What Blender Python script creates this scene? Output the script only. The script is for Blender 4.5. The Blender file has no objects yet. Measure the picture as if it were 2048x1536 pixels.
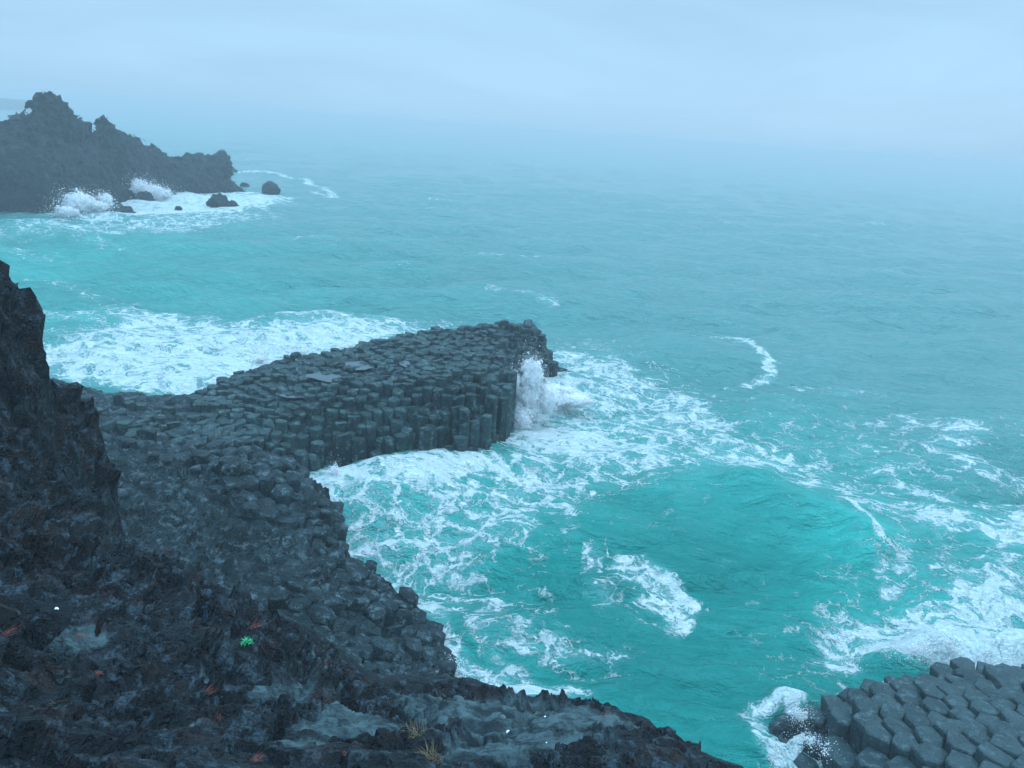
import bpy, math, random
import numpy as np
from mathutils import Vector
from mathutils.bvhtree import BVHTree

random.seed(7)
RNG = np.random.default_rng(11)
S = bpy.context.scene
COL = S.collection

# ------------------------------------------------------------------ camera
H = 15.0
FPX = 1518.0
PITCH, ROLL = math.radians(18.5), math.radians(4.2)
cam_d = bpy.data.cameras.new("camera")
cam = bpy.data.objects.new("camera", cam_d)
COL.objects.link(cam)
cam_d.sensor_width = 36.0
cam_d.lens = FPX / 2048 * 36.0
cam_d.clip_start = 0.1
cam_d.clip_end = 12000
Fv = np.array([0, math.cos(PITCH), -math.sin(PITCH)])
R0 = np.array([1.0, 0, 0]); U0 = np.array([0, math.sin(PITCH), math.cos(PITCH)])
Rv = R0 * math.cos(ROLL) + U0 * math.sin(ROLL)
Uv = U0 * math.cos(ROLL) - R0 * math.sin(ROLL)
from mathutils import Matrix
cam.matrix_world = Matrix(((Rv[0], Uv[0], -Fv[0], 0), (Rv[1], Uv[1], -Fv[1], 0), (Rv[2], Uv[2], -Fv[2], H), (0, 0, 0, 1)))
S.camera = cam

def ray(x, y):
    d = Fv * FPX + Rv * (x - 1024) + Uv * (768 - y)
    return d / np.linalg.norm(d)
def at(x, y, z=0.0):
    d = ray(x, y); return np.array([0, 0, H]) + d * ((z - H) / d[2])
def atd(x, y, h):
    d = ray(x, y); return np.array([0, 0, H]) + d * (h / math.hypot(d[0], d[1]))

# ------------------------------------------------------------------ sky, sun, exposure
W = bpy.data.worlds.new("World"); S.world = W; W.use_nodes = True
nt = W.node_tree; nt.nodes.clear()
def N(t, ty, **kw):
    n = t.nodes.new(ty)
    for k, v in kw.items():
        if k in ("inp",):
            for a, b in v.items(): n.inputs[a].default_value = b
        else: setattr(n, k, v)
    return n
SUN_EL, SUN_AZ = math.radians(48), math.radians(60)
sky = N(nt, 'ShaderNodeTexSky', sky_type='NISHITA', sun_disc=False, sun_elevation=SUN_EL, sun_rotation=SUN_AZ)
tc = N(nt, 'ShaderNodeTexCoord')
mp = N(nt, 'ShaderNodeMapping'); mp.inputs['Scale'].default_value = (1, 1, 5.5)
mp.inputs['Rotation'].default_value = (0.05, -0.09, 0)
nz = N(nt, 'ShaderNodeTexNoise', inp={'Scale': 1.7, 'Detail': 6.0, 'Roughness': 0.55, 'Distortion': 0.6})
rp = N(nt, 'ShaderNodeValToRGB')
rp.color_ramp.elements[0].position = 0.36; rp.color_ramp.elements[0].color = (0.40, 0.67, 0.93, 1)
rp.color_ramp.elements[1].position = 0.66; rp.color_ramp.elements[1].color = (0.475, 0.78, 1.06, 1)
bg1 = N(nt, 'ShaderNodeBackground', inp={'Strength': 0.08})
bg2 = N(nt, 'ShaderNodeBackground', inp={'Strength': 1.0})
mx = N(nt, 'ShaderNodeMixShader', inp={'Fac': 0.92})
wo = N(nt, 'ShaderNodeOutputWorld')
L = nt.links.new
L(tc.outputs['Generated'], mp.inputs[0]); L(mp.outputs[0], nz.inputs['Vector']); L(nz.outputs[0], rp.inputs[0])
sx = N(nt, 'ShaderNodeSeparateXYZ'); L(tc.outputs['Generated'], sx.inputs[0])
mr = N(nt, 'ShaderNodeMapRange', interpolation_type='SMOOTHSTEP'); L(sx.outputs[2], mr.inputs[0])
mr.inputs[1].default_value = 0.22; mr.inputs[2].default_value = 0.95; mr.inputs[3].default_value = 0.98; mr.inputs[4].default_value = 3.55
L(mr.outputs[0], bg2.inputs[1])
L(rp.outputs[0], bg2.inputs[0]); L(sky.outputs[0], bg1.inputs[0]); L(bg1.outputs[0], mx.inputs[1]); L(bg2.outputs[0], mx.inputs[2]); L(mx.outputs[0], wo.inputs[0])
sd_ = bpy.data.lights.new("sun", 'SUN'); sd_.energy = 0.7; sd_.angle = math.radians(25); sd_.color = (1.0, 0.95, 0.88)
sun = bpy.data.objects.new("sun", sd_); COL.objects.link(sun)
# sky's sun_rotation is measured clockwise from +Y
sv = Vector((math.sin(SUN_AZ) * math.cos(SUN_EL), math.cos(SUN_AZ) * math.cos(SUN_EL), math.sin(SUN_EL)))
sun.rotation_euler = (-sv).to_track_quat('-Z', 'Y').to_euler()
S.view_settings.view_transform = 'Standard'; S.view_settings.look = 'None'
S.view_settings.exposure = 0.0; S.view_settings.gamma = 1.0
S.render.engine = 'CYCLES'
S.cycles.use_denoising = True
S.cycles.max_bounces = 10; S.cycles.diffuse_bounces = 8; S.cycles.transmission_bounces = 4; S.cycles.glossy_bounces = 2; S.cycles.volume_bounces = 0
S.cycles.transparent_max_bounces = 24

# ------------------------------------------------------------------ numpy noise
def _h(ix, iy, iz, seed):
    n = (ix.astype(np.int64) * 374761393 + iy.astype(np.int64) * 668265263 + iz.astype(np.int64) * 2147483647 + seed * 144665) & 0xffffffff
    n = ((n ^ (n >> 13)) * 1274126177) & 0xffffffff
    n = ((n ^ (n >> 16)) * 2246822519) & 0xffffffff
    return n ^ (n >> 15)
_G = RNG.normal(size=(256, 3)); _G /= np.linalg.norm(_G, axis=1)[:, None]
_G = _G.astype(np.float32)
def perlin(p, seed=0):
    p = np.asarray(p, np.float32)
    i = np.floor(p).astype(np.int64); f = (p - i).astype(np.float32)
    w = f * f * f * (f * (f * 6 - 15) + 10)
    out = np.zeros(p.shape[:-1], np.float32)
    for c in range(8):
        o = np.array([c & 1, (c >> 1) & 1, c >> 2])
        g = _G[_h(i[..., 0] + o[0], i[..., 1] + o[1], i[..., 2] + o[2], seed) & 255]
        d = f - o
        k = (g * d).sum(-1)
        ww = (w[..., 0] if o[0] else 1 - w[..., 0]) * (w[..., 1] if o[1] else 1 - w[..., 1]) * (w[..., 2] if o[2] else 1 - w[..., 2])
        out += k * ww
    return out * 1.5
def fbm(p, oct=4, seed=0, lac=2.03, gain=0.5):
    a, s, t = 1.0, 0, 0
    for o in range(oct):
        s = s + a * perlin(np.asarray(p) * lac ** o + 17.3 * o, seed + o); t += a; a *= gain
    return s / t
def ridged(p, oct=4, seed=0, gain=0.5):
    a, s, t = 1.0, 0, 0
    for o in range(oct):
        s = s + a * (1 - 2 * np.abs(perlin(np.asarray(p) * 2.07 ** o + 9.1 * o, seed + o))); t += a; a *= gain
    return s / t
def worley(p, seed=0, jit=0.9):
    """F1, F2, id of nearest"""
    p = np.asarray(p, np.float32); i = np.floor(p).astype(np.int64)
    f1 = np.full(p.shape[:-1], 9.0, np.float32); f2 = f1.copy(); idd = np.zeros(p.shape[:-1], np.int64)
    for dx in (-1, 0, 1):
        for dy in (-1, 0, 1):
            for dz in (-1, 0, 1):
                a, b, c = i[..., 0] + dx, i[..., 1] + dy, i[..., 2] + dz
                h = _h(a, b, c, seed)
                q = np.stack([a + .5 + jit * (((h & 1023) / 1023.) - .5), b + .5 + jit * ((((h >> 10) & 1023) / 1023.) - .5), c + .5 + jit * ((((h >> 20) & 1023) / 1023.) - .5)], -1)
                d = np.sqrt(((p - q) ** 2).sum(-1))
                m = d < f1
                f2 = np.where(m, f1, np.minimum(f2, d)); idd = np.where(m, h, idd); f1 = np.where(m, d, f1)
    return f1, f2, idd
def facet(p, seed=0, step=1.0, tilt=1.0, warp=.25):
    """angular broken blocks: every cell has its own height and slope"""
    p = np.asarray(p, np.float32)
    p = p + warp * np.stack([perlin(p * 1.3, seed + 61), perlin(p * 1.3, seed + 62), perlin(p * 1.3, seed + 63)], -1)
    i = np.floor(p).astype(np.int64); f1 = np.full(p.shape[:-1], 9.0, np.float32); out = np.zeros(p.shape[:-1], np.float32)
    for dx in (-1, 0, 1):
        for dy in (-1, 0, 1):
            for dz in (-1, 0, 1):
                a, b, c = i[..., 0] + dx, i[..., 1] + dy, i[..., 2] + dz
                h = _h(a, b, c, seed)
                o = np.stack([p[..., 0] - (a + .05 + .9 * ((h & 1023) / 1023.)), p[..., 1] - (b + .05 + .9 * (((h >> 10) & 1023) / 1023.)), p[..., 2] - (c + .05 + .9 * (((h >> 20) & 1023) / 1023.))], -1)
                d = (o ** 2).sum(-1); m = d < f1; g = _G[(h >> 5) & 255]
                out = np.where(m, (o * g).sum(-1) * tilt + step * (((h >> 7) & 255) / 255. - .5), out); f1 = np.where(m, d, f1)
    return out
def sstep(a, b, x):
    t = np.clip((x - a) / (b - a), 0, 1); return t * t * (3 - 2 * t)

# ------------------------------------------------------------------ 2-d geometry helpers
def seg_dist(P, pts, closed=False):
    pts = [np.asarray(q[:2], float) for q in pts]
    prs = list(zip(pts, pts[1:] + ([pts[0]] if closed else [])))
    if not closed: prs = prs[:len(pts) - 1]
    best = np.full(P.shape[:-1], 1e9)
    for a, b in prs:
        ab = b - a; t = np.clip(((P - a) @ ab) / max(ab @ ab, 1e-9), 0, 1)
        best = np.minimum(best, np.hypot(*np.moveaxis(P - a - t[..., None] * ab, -1, 0)))
    return best
def inside(P, pts):
    c = np.zeros(P.shape[:-1], bool); n = len(pts)
    x, y = P[..., 0], P[..., 1]
    for k in range(n):
        x1, y1 = pts[k][:2]; x2, y2 = pts[(k + 1) % n][:2]
        if y1 == y2: continue
        c ^= ((y1 > y) != (y2 > y)) & (x < (x2 - x1) * (y - y1) / (y2 - y1) + x1)
    return c
def sdist(P, pts):   # positive outside
    d = seg_dist(P, pts, True)
    return np.where(inside(P, pts), -d, d)
class TPS:
    def __init__(s, pts, lam=0.05):
        pts = np.asarray(pts, float); s.c = pts[:, :2]; n = len(pts)
        K = s.k(s.c); A = np.zeros((n + 3, n + 3)); A[:n, :n] = K + lam * np.eye(n)
        Q = np.c_[np.ones(n), s.c]; A[:n, n:] = Q; A[n:, :n] = Q.T
        s.w = np.linalg.solve(A, np.r_[pts[:, 2], 0, 0, 0])
    def k(s, P):
        r2 = ((P[..., None, :] - s.c) ** 2).sum(-1); return 0.5 * r2 * np.log(r2 + 1e-9)
    def __call__(s, P):
        sh = P.shape[:-1]; P = P.reshape(-1, 2); out = np.empty(len(P))
        for i in range(0, len(P), 40000):
            q = P[i:i + 40000]; out[i:i + 40000] = s.k(q) @ s.w[:-3] + s.w[-3] + q @ s.w[-2:]
        return out.reshape(sh)

# ------------------------------------------------------------------ object helpers
def mesh_obj(name, V, Fc, mat, parent=None, smooth=True, attrs=None):
    me = bpy.data.meshes.new(name)
    V = np.asarray(V, np.float32)
    if isinstance(Fc, np.ndarray):
        k = Fc.shape[1]; nf = len(Fc)
        me.vertices.add(len(V)); me.vertices.foreach_set("co", V.ravel())
        me.loops.add(nf * k); me.loops.foreach_set("vertex_index", Fc.astype(np.int32).ravel())
        me.polygons.add(nf); me.polygons.foreach_set("loop_start", np.arange(0, nf * k, k, dtype=np.int32))
        me.update(calc_edges=True)
    else:
        me.from_pydata(V.tolist(), [], Fc)
    me.polygons.foreach_set("use_smooth", np.full(len(me.polygons), smooth)); 
    for k, v in (attrs or {}).items():
        a = me.attributes.new(k, 'FLOAT', 'POINT'); a.data.foreach_set("value", np.asarray(v, np.float32).ravel())
    if mat: me.materials.append(mat)
    o = bpy.data.objects.new(name, me); COL.objects.link(o)
    if parent: o.parent = parent
    return o
def tag(o, label=None, cat=None, group=None, kind=None):
    if label: o['label'] = label
    if cat: o['category'] = cat
    if group: o['group'] = group
    if kind: o['kind'] = kind
    return o
def empty(name, loc=(0, 0, 0)):
    o = bpy.data.objects.new(name, None); COL.objects.link(o); o.location = loc; o.empty_display_size = .2; return o
def grid_faces(nu, nv):
    a = np.arange(nu - 1)[:, None] * nv + np.arange(nv - 1)[None]
    return np.stack([a, a + nv, a + nv + 1, a + 1], -1).reshape(-1, 4)
def grid_normals(V3):
    du = np.gradient(V3, axis=0); dv = np.gradient(V3, axis=1); n = np.cross(du, dv)
    n /= np.linalg.norm(n, axis=-1, keepdims=True) + 1e-12
    return np.where(n[..., 2:3] < 0, -n, n)

# ------------------------------------------------------------------ materials
def new_mat(name):
    m = bpy.data.materials.new(name); m.use_nodes = True; m.node_tree.nodes.clear(); return m, m.node_tree
def math_n(t, op, a, b=None, c=None, clamp=False):
    n = t.nodes.new('ShaderNodeMath'); n.operation = op; n.use_clamp = clamp
    for i, v in enumerate((a, b, c)):
        if v is None: continue
        if isinstance(v, (int, float)): n.inputs[i].default_value = v
        else: t.links.new(v, n.inputs[i])
    return n.outputs[0]
def noise_n(t, vec, scale, detail=4.0, rough=0.5, dist=0.0, out=0):
    n = t.nodes.new('ShaderNodeTexNoise'); n.inputs['Scale'].default_value = scale; n.inputs['Detail'].default_value = detail
    n.inputs['Roughness'].default_value = rough; n.inputs['Distortion'].default_value = dist
    t.links.new(vec, n.inputs['Vector']); return n.outputs[out]
def vor_n(t, vec, scale, feature='F1', rnd=1.0, out='Distance'):
    n = t.nodes.new('ShaderNodeTexVoronoi'); n.feature = feature; n.inputs['Scale'].default_value = scale
    n.inputs['Randomness'].default_value = rnd; t.links.new(vec, n.inputs['Vector']); return n.outputs[out]
def map_n(t, v, a, b, c=0.0, d=1.0, smooth=True):
    n = t.nodes.new('ShaderNodeMapRange'); n.interpolation_type = 'SMOOTHSTEP' if smooth else 'LINEAR'
    for i, x in enumerate((v, a, b, c, d)):
        if isinstance(x, (int, float)): n.inputs[i].default_value = x
        else: t.links.new(x, n.inputs[i])
    return n.outputs[0]
def mix_n(t, f, a, b):
    n = t.nodes.new('ShaderNodeMix'); n.data_type = 'RGBA'
    for idx, x in ((0, f), (6, a), (7, b)):
        if isinstance(x, (int, float)): n.inputs[idx].default_value = x
        elif isinstance(x, tuple): n.inputs[idx].default_value = (*x, 1)
        else: t.links.new(x, n.inputs[idx])
    return n.outputs[2]
def vadd(t, a, b, s):
    n = t.nodes.new('ShaderNodeVectorMath'); n.operation = 'MULTIPLY_ADD'
    t.links.new(b, n.inputs[0]); n.inputs[1].default_value = (s, s, s); t.links.new(a, n.inputs[2]); return n.outputs[0]
def pos_n(t):
    return t.nodes.new('ShaderNodeNewGeometry').outputs['Position']
def attr_n(t, name):
    n = t.nodes.new('ShaderNodeAttribute'); n.attribute_name = name; return n.outputs['Fac']
def bump_n(t, h, dist, strength=1.0, prev=None):
    n = t.nodes.new('ShaderNodeBump'); n.inputs['Distance'].default_value = dist; n.inputs['Strength'].default_value = strength
    t.links.new(h, n.inputs['Height'])
    if prev is not None: t.links.new(prev, n.inputs['Normal'])
    return n.outputs[0]
def finish(t, col, rough, nrm=None, spec=0.5, **kw):
    p = t.nodes.new('ShaderNodeBsdfPrincipled'); o = t.nodes.new('ShaderNodeOutputMaterial')
    if isinstance(col, tuple): p.inputs['Base Color'].default_value = (*col, 1)
    else: t.links.new(col, p.inputs['Base Color'])
    if isinstance(rough, (int, float)): p.inputs['Roughness'].default_value = rough
    else: t.links.new(rough, p.inputs['Roughness'])
    p.inputs['Specular IOR Level'].default_value = spec
    if nrm is not None: t.links.new(nrm, p.inputs['Normal'])
    for k, v in kw.items(): p.inputs[k.replace('_', ' ')].default_value = v
    t.links.new(p.outputs[0], o.inputs[0]); return p

def rock_mat(name, dark, mid, light, scale=1.0, bump=0.04, smooth_attr=False, red=0.0):
    m, t = new_mat(name); P = pos_n(t)
    n1 = noise_n(t, P, 0.55 * scale, 6, 0.62, 0.4); n2 = noise_n(t, P, 3.3 * scale, 8, 0.68, 0.3); n3 = noise_n(t, P, 19 * scale, 5, 0.7)
    c = mix_n(t, map_n(t, n1, .38, .64), dark, mid)
    f = map_n(t, math_n(t, 'ADD', math_n(t, 'MULTIPLY', n2, .72), math_n(t, 'MULTIPLY', n3, .28)), .5, .62)
    c = mix_n(t, f, c, light)
    if red:
        rn = noise_n(t, P, 1.6 * scale, 5, .6)
        c = mix_n(t, math_n(t, 'MULTIPLY', map_n(t, rn, .5, .68), red), c, (0.055, 0.028, 0.024))
    # vesicles
    vp = vadd(t, P, noise_n(t, P, 4 * scale, 3, .5, 0, 1), .25 / scale)
    v = vor_n(t, vp, 8.5 * scale); v2 = vor_n(t, vp, 27 * scale)
    pit = math_n(t, 'ADD', map_n(t, v, .0, .42), math_n(t, 'MULTIPLY', map_n(t, v2, 0, .5), .45))
    hgt = math_n(t, 'ADD', math_n(t, 'MULTIPLY', pit, .5), math_n(t, 'ADD', math_n(t, 'MULTIPLY', n2, .9), math_n(t, 'MULTIPLY', n3, .45)))
    c = mix_n(t, math_n(t, 'MULTIPLY', map_n(t, v2, .05, .3, 1, 0), .35), c, dark)
    if smooth_attr:
        s = attr_n(t, 'slab')
        hs = math_n(t, 'ADD', math_n(t, 'MULTIPLY', noise_n(t, P, 7, 7, .68), .9), math_n(t, 'MULTIPLY', noise_n(t, P, 40, 3, .6), .12))
        mxh = t.nodes.new('ShaderNodeMix'); t.links.new(s, mxh.inputs[0]); t.links.new(hgt, mxh.inputs[2]); t.links.new(hs, mxh.inputs[3]); hgt = mxh.outputs[0]
        sc = mix_n(t, map_n(t, noise_n(t, P, 3.5, 8, .7, .8), .40, .60), (0.012, 0.026, 0.032), (0.082, 0.138, 0.150))
        c = mix_n(t, s, c, sc)
        pu = attr_n(t, 'pool')
    nb = bump_n(t, hgt, bump / scale)
    rg = map_n(t, n2, .35, .7, .42, .8)
    finish(t, c, rg, nb, .22)
    return m
M_near = rock_mat('scoria_rock', (0.004, 0.007, 0.010), (0.012, 0.020, 0.026), (0.066, 0.108, 0.136), 1.6, .16, True, .4)
M_low = rock_mat('wet_basalt', (0.007, 0.020, 0.024), (0.024, 0.050, 0.060), (0.115, 0.18, 0.20), 1.0, .16)
M_col = rock_mat('column_basalt', (0.008, 0.024, 0.027), (0.030, 0.066, 0.068), (0.11, 0.185, 0.185), 1.0, .09)
M_colR = rock_mat('smooth_column_basalt', (0.018, 0.042, 0.048), (0.036, 0.070, 0.077), (0.085, 0.135, 0.145), 1.3, .07)
M_head = rock_mat('far_lava', (0.006, 0.020, 0.024), (0.016, 0.040, 0.044), (0.065, 0.105, 0.108), .5, .4)

# water
m, t = new_mat('sea_water'); P = pos_n(t)
foam_d = attr_n(t, 'foam'); aer = attr_n(t, 'aer')
wv = noise_n(t, P, .55, 5, .6, 0, 1)
P1 = vadd(t, P, wv, 2.4)
wv2 = noise_n(t, P, 2.6, 4, .6, 0, 1)
P2 = vadd(t, P1, wv2, .45)
def stretch(v, sx, sy, rz):
    n = t.nodes.new('ShaderNodeMapping'); n.vector_type = 'POINT'; n.inputs['Scale'].default_value = (sx, sy, 0.0); n.inputs['Rotation'].default_value = (0, 0, rz)
    t.links.new(v, n.inputs[0]); return n.outputs[0]
Pa = stretch(P2, .8, 1.25, .35); Pb = stretch(P2, 1.0, 1.3, -.3)
e1 = vor_n(t, Pa, .85, 'DISTANCE_TO_EDGE'); e2 = vor_n(t, Pb, 2.3, 'DISTANCE_TO_EDGE'); e3 = vor_n(t, Pa, 6.5, 'DISTANCE_TO_EDGE')
l1 = map_n(t, e1, 0, .22, 1, 0); l2 = map_n(t, e2, 0, .26, 1, 0); l3 = map_n(t, e3, 0, .35, 1, 0)
nf = noise_n(t, Pa, .9, 9, .66, .3); nf2 = noise_n(t, Pb, 5.0, 6, .7)
lace = math_n(t, 'ADD', math_n(t, 'MULTIPLY', l1, .30), math_n(t, 'ADD', math_n(t, 'MULTIPLY', l2, .24), math_n(t, 'MULTIPLY', l3, .14)))
pat = math_n(t, 'ADD', lace, math_n(t, 'ADD', math_n(t, 'MULTIPLY', map_n(t, nf, .3, .72), .34), math_n(t, 'MULTIPLY', map_n(t, nf2, .3, .7), .16)))
thr = map_n(t, foam_d, 0, 1, .95, .06, False)
th2 = math_n(t, 'ADD', thr, .34)
foam = map_n(t, pat, thr, th2, 0, 1)
foam = math_n(t, 'MULTIPLY', foam, map_n(t, foam_d, .02, .16))
# milky aerated halo under the foam
halo = math_n(t, 'MULTIPLY', map_n(t, foam_d, .12, .85), math_n(t, 'ADD', .22, math_n(t, 'MULTIPLY', map_n(t, nf, .35, .65), .35)))
wc = mix_n(t, map_n(t, noise_n(t, P, .10, 4, .5), .35, .65), (0.002, 0.225, 0.195), (0.004, 0.285, 0.245))
wc = mix_n(t, aer, wc, (0.022, 0.47, 0.40))
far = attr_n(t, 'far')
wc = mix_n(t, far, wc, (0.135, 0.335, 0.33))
wc = mix_n(t, halo, wc, (0.30, 0.72, 0.72))
fc = mix_n(t, map_n(t, nf2, .25, .75), (0.50, 0.72, 0.73), (0.86, 0.90, 0.90))
col = mix_n(t, foam, wc, fc)
b1 = noise_n(t, stretch(P, 1.0, 2.0, .25), 1.2, 6, .62, .5)
b2 = noise_n(t, stretch(P, 1, 1.8, .1), 6.0, 4, .6, .3)
b0 = noise_n(t, stretch(P, 1.0, 2.2, .3), .26, 5, .6, .6)
bh = math_n(t, 'ADD', math_n(t, 'MULTIPLY', b0, 2.6),  math_n(t, 'ADD', math_n(t, 'MULTIPLY', b1, .95), math_n(t, 'MULTIPLY', b2, .20)))
nb = bump_n(t, bh, 1.0, .75)
fh = math_n(t, 'MULTIPLY', foam, math_n(t, 'ADD', .03, math_n(t, 'MULTIPLY', nf2, .10)))
nb = bump_n(t, fh, 1.0, .8, nb)
rough = map_n(t, foam, 0, 1, .16, .85)
p = finish(t, col, rough, nb, .4, IOR=1.36)
M_sea = m
m, t = new_mat('white_spray'); p = finish(t, (0.93, 0.95, 0.96), .9, None, .1); 
tr = t.nodes.new('ShaderNodeBsdfTranslucent'); tr.inputs[0].default_value = (.98, .99, 1, 1); ms = t.nodes.new('ShaderNodeMixShader'); ms.inputs[0].default_value = .5
ou = [n for n in t.nodes if n.type == 'OUTPUT_MATERIAL'][0]
t.links.new(p.outputs[0], ms.inputs[1]); t.links.new(tr.outputs[0], ms.inputs[2]); tp_ = t.nodes.new('ShaderNodeBsdfTransparent'); m2 = t.nodes.new('ShaderNodeMixShader'); P_ = pos_n(t); al = math_n(t, 'ADD', math_n(t, 'MULTIPLY', noise_n(t, P_, 2.6, 5, .65), .55), math_n(t, 'MULTIPLY', noise_n(t, P_, 15, 4, .7), .45)); dn = attr_n(t, 'dens')
t0 = math_n(t, 'SUBTRACT', .72, math_n(t, 'MULTIPLY', dn, .45)); t.links.new(map_n(t, al, t0, math_n(t, 'ADD', t0, .07), 1, 0), m2.inputs[0])
t.links.new(ms.outputs[0], m2.inputs[1]); t.links.new(tp_.outputs[0], m2.inputs[2]); t.links.new(m2.outputs[0], ou.inputs[0])
M_spray = m
m, t = new_mat('rain_pool'); P = pos_n(t)
finish(t, (0.035, 0.065, 0.075), .12, bump_n(t, noise_n(t, P, 9, 3, .5), .01), .6); M_pool = m

# ------------------------------------------------------------------ sea
def PX(*pts, z=0.0): return [at(x, y, z)[:2] for x, y in pts]
FOAM_POLY = [  # polygon in world (from photo points on the water plane), soft edge m, density
    (PX((640,960),(960,950),(1000,880),(1015,780),(1120,700),(1260,730),(1420,800),(1440,870),(1640,930),(1560,960),(1350,950),(1200,985),(1080,1050),(960,1130),(800,1165),(700,1100),(640,1050)), 1.5, .54),
    (PX((1010,850),(1040,740),(1130,745),(1180,790),(1120,850),(1250,880),(1400,920),(1300,945),(1100,930),(980,930)), 1.6, .80),
    (PX((70,735),(60,690),(220,690),(400,680),(560,665),(720,655),(870,650),(900,640),(700,720),(500,760),(380,790),(200,770)), 2.5, .82),
    (PX((90,700),(200,660),(190,610),(330,625),(480,650),(600,645),(760,640),(850,640),(700,700),(300,760)), 2.5, .66),
    (PX((120,437),(150,395),(230,360),(330,372),(480,388),(590,398),(520,418),(350,435),(200,440)), 5.0, .84),
    (PX((0,450),(200,440),(480,420),(560,430),(450,455),(200,470),(0,470)), 5.0, .5),
    (PX((1225,1095),(1260,1115),(1345,1140),(1372,1165),(1405,1200),(1362,1255),(1310,1240),(1270,1195),(1262,1160),(1232,1130)), .5, .68),
    (PX((1180,1160),(1240,1150),(1250,1200),(1205,1225)), .6, .5),
    (PX((1600,1225),(1720,1190),(1830,1190),(1900,1150),(2060,1100),(2100,1320),(1780,1330),(1650,1335)), .9, .66),
    (PX((1720,1260),(1800,1215),(1900,1230),(2070,1190),(2100,1330),(1800,1330)), .9, .93),
    (PX((900,1330),(960,1345),(1120,1400),(1150,1420),(1000,1420),(880,1370)), .5, .97),
    (PX((1540,1395),(1610,1395),(1625,1440),(1580,1445)), .3, 1.0),
    (PX((1500,1500),(1560,1475),(1640,1500),(1670,1560),(1520,1560)), .4, .62),
]
FOAM_LINE = [
    (PX((640,1000),(720,985),(830,975),(960,955)), 1.5, .86),
    (PX((650,1060),(760,1130)), 1.3, .85),
    (PX((760,1160),(860,1250),(905,1330),(1000,1370)), 1.0, .66),
    (PX((1000,1300),(1100,1270),(1220,1290),(1120,1300)), .9, .5),
    (PX((860,1190),(1000,1200),(980,1260)), 1.0, .48),
    (PX((1700,1035),(1730,1068),(1742,1098)), .28, 1.0),
    (PX((1560,975),(1650,990),(1710,1000),(1800,985),(1900,985)), .7, .52),
    (PX((1620,1030),(1720,1005),(1860,1040)), .5, .5),
    (PX((1740,1110),(1800,1170),(1930,1220)), .8, .55),
    (PX((1820,840),(1930,865),(1880,900),(1960,940),(2048,965)), 1.4, .55),
    (PX((1760,940),(1900,1010),(2048,1020)), 1.2, .5),
    (PX((1850,1060),(1960,1080),(2060,1060)), 1.6, .6),
    (PX((1430,675),(1500,680),(1490,700),(1545,740),(1500,755),(1480,765)), .9, .66),
    (PX((1600,770),(1760,790)), 1.2, .38),
    (PX((1040,595),(1110,612)), .9, .40),
    (PX((1300,660),(1440,690)), 1.0, .30),
    (PX((1150,720),(1260,760),(1380,800),(1430,850)), 1.6, .62),
    (PX((1440,880),(1560,905),(1640,930)), 1.0, .60),
    (PX((1130,1000),(1160,1080),(1200,1130)), .8, .45),
    (PX((1480,1450),(1500,1425),(1545,1400)), .35, .62),
    (PX((1490,1460),(1500,1500),(1530,1536)), .3, .55),
    (PX((455,345),(560,350),(640,372),(668,392)), 1.6, .62),
    (PX((560,378),(670,393)), 1.2, .55),
    (PX((245,275),(275,279)), 2.5, .8), (PX((10,211),(90,212)), 5, .9), (PX((120,214),(240,218)), 4, .55),
    (PX((500,318),(540,320)), 2.0, .55),
    (PX((560,632),(640,640),(720,650)), 1.6, .6),
    (PX((20,500),(130,520)), 2.0, .33), (PX((60,560),(180,590)), 1.6, .33), (PX((140,470),(260,500)), 2.0, .3),
    (PX((60,640),(150,650),(250,640)), 1.6, .45),
    (PX((1000,1330),(1060,1360),(1150,1400)), .5, .55),
    (PX((1660,1330),(1720,1340)), .4, .6),
]
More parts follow.
